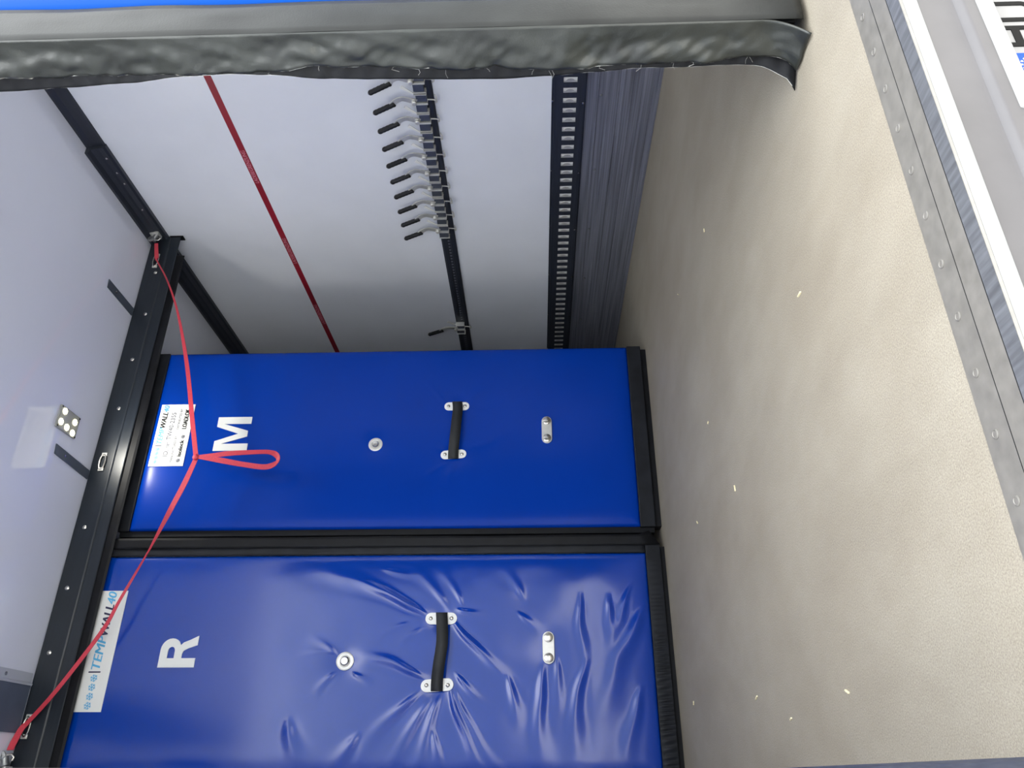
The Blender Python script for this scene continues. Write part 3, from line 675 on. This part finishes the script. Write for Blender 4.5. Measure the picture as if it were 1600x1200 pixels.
def strap_seg(name, P, ws, Ns, k=8):
    pts = crom(P, k); n = len(pts); m_ = MB(); ribbon(m_, pts, lerpl(ws, n), [v.normalized() for v in lerpl([Vector(q) for q in Ns], n)]); return m_.build(name, M_STRAP, ps)
F = (0, -1, 0)
strap_seg('strap_right', [(2.365, 2.985, 2.388), (2.30, 3.016, 2.386), (2.262, 2.998, 2.365), (2.129, 2.982, 2.279), (1.945, 2.98, 2.191), (1.668, 2.98, 2.093), (1.38, 2.98, 2.011), (1.222, 2.976, 1.964)],
          [.011, .010, .004, .004, .006, .009, .010, .010], [(0, -1, .3), F, (0, -1, 1.2), (0, -1, .9), (0, -1, .5), F, F, F])
strap_seg('strap_left', [(1.204, 2.976, 1.962), (1.10, 2.98, 1.990), (1.003, 2.98, 2.02), (.842, 2.98, 2.07), (.80, 2.98, 2.084), (.62, 2.98, 2.15), (.506, 2.98, 2.19), (.30, 2.985, 2.308), (.19, 3.012, 2.402), (.165, 3.008, 2.420), (.12, 2.992, 2.425), (.092, 2.982, 2.425)],
          [.010, .012, .011, .004, .003, .006, .008, .008, .008, .011, .0125, .0125], [F, F, F, (0, -1, -1.5), (0, -1, -1.8), F, F, F, F, F, F, F])
strap_seg('hanging_loop', [(1.214, 2.968, 1.952), (1.216, 2.966, 1.90), (1.224, 2.962, 1.82), (1.228, 2.960, 1.72), (1.226, 2.958, 1.64), (1.205, 2.956, 1.604), (1.178, 2.956, 1.606), (1.160, 2.958, 1.650), (1.172, 2.960, 1.74), (1.192, 2.962, 1.84), (1.206, 2.966, 1.91), (1.212, 2.968, 1.955)],
          [.006, .010, .011, .011, .011, .012, .012, .011, .011, .012, .010, .006], [F, F, F, (.25, -1, 0), (.35, -1, 0), (0, -1, .8), (0, -1, .8), (-.3, -1, 0), F, F, F, F])
MB().lathe((1.213, 2.978, 1.960), (0, -1, 0), [(.004, 0), (.013, .003), (.0145, .009), (.011, .014), (.003, .016)], 14).build('knot', M_STRAP, ps, smooth='all')

# strap hooks at both ends
def hook(lbl, x, z, sx, y=2.985):
    t = thing('strap_hook', lbl, 'hook', (x, y, z), 'metal strap hooks at the beam ends')
    MB().box(x-.004+sx*.030, x+.004+sx*.052, y-.022, y+.022, z-.012, ZC-.020).build('hook_plate', M_ZINC, t, bevel=.003)
    m_ = MB(); m_.tube([(x+sx*.034, y, z+.004), (x+sx*.018, y, z+.010), (x, y, z+.018)], [.016, .013, .015], 12); m_.lathe((x, y-.010, z+.022), (0, -1, 0), [(.016, 0), (.016, .004), (.007, .006), (.007, .008)], 18)
    sw = m_.each('swivel', M_ALU, t, smooth=True); sw[1].name = 'swivel_eye'
    MB().tube([(x, y-.004, z+.018), (x-sx*.004, y-.004, z-.012), (x+sx*.006, y-.004, z-.022), (x+sx*.016, y-.004, z-.018)], .0045, 10).build('hook_tongue', M_STEEL, t, smooth=True)
hook('metal strap hook by the right wall cove, right end of the red strap', 2.385, 2.392, 1)
hk = hook('metal strap hook by the left wall cove, left end of the red strap', .074, 2.425, -1)

# white end plate on the left wall below the cove
tag(MB().box(WL+.0005, .029, 2.47, 2.52, 1.93, 2.12).build('wall_stop', M_WPAINT, bevel=.003), 'white wall stop block on the left wall near the ceiling', 'wall stop')

# ------------------------------------------------------------------ litter on the floor
m_ = MB()
random.seed(3)
pts = [(.735, 2.405), (.131, 1.398), (.11, 1.733), (.674, 1.909), (1.539, 2.289), (1.47, 1.845), (.226, 2.78), (.949, 2.099), (.172, 1.978), (.841, 1.258)]
for x, y in pts:
    a = random.uniform(0, 3.1); l_ = random.uniform(.004, .009)
    Mx = Matrix.Translation((x, y, .0022)) @ Matrix.Rotation(a, 4, 'Z')
    m_.box(-l_, l_, -.0013, .0013, -.002, .001, Mx)
o = m_.build('floor_litter', M_STRAW); o['kind'] = 'stuff'; tag(o, 'tiny straw chips scattered over the gritty floor', 'litter')
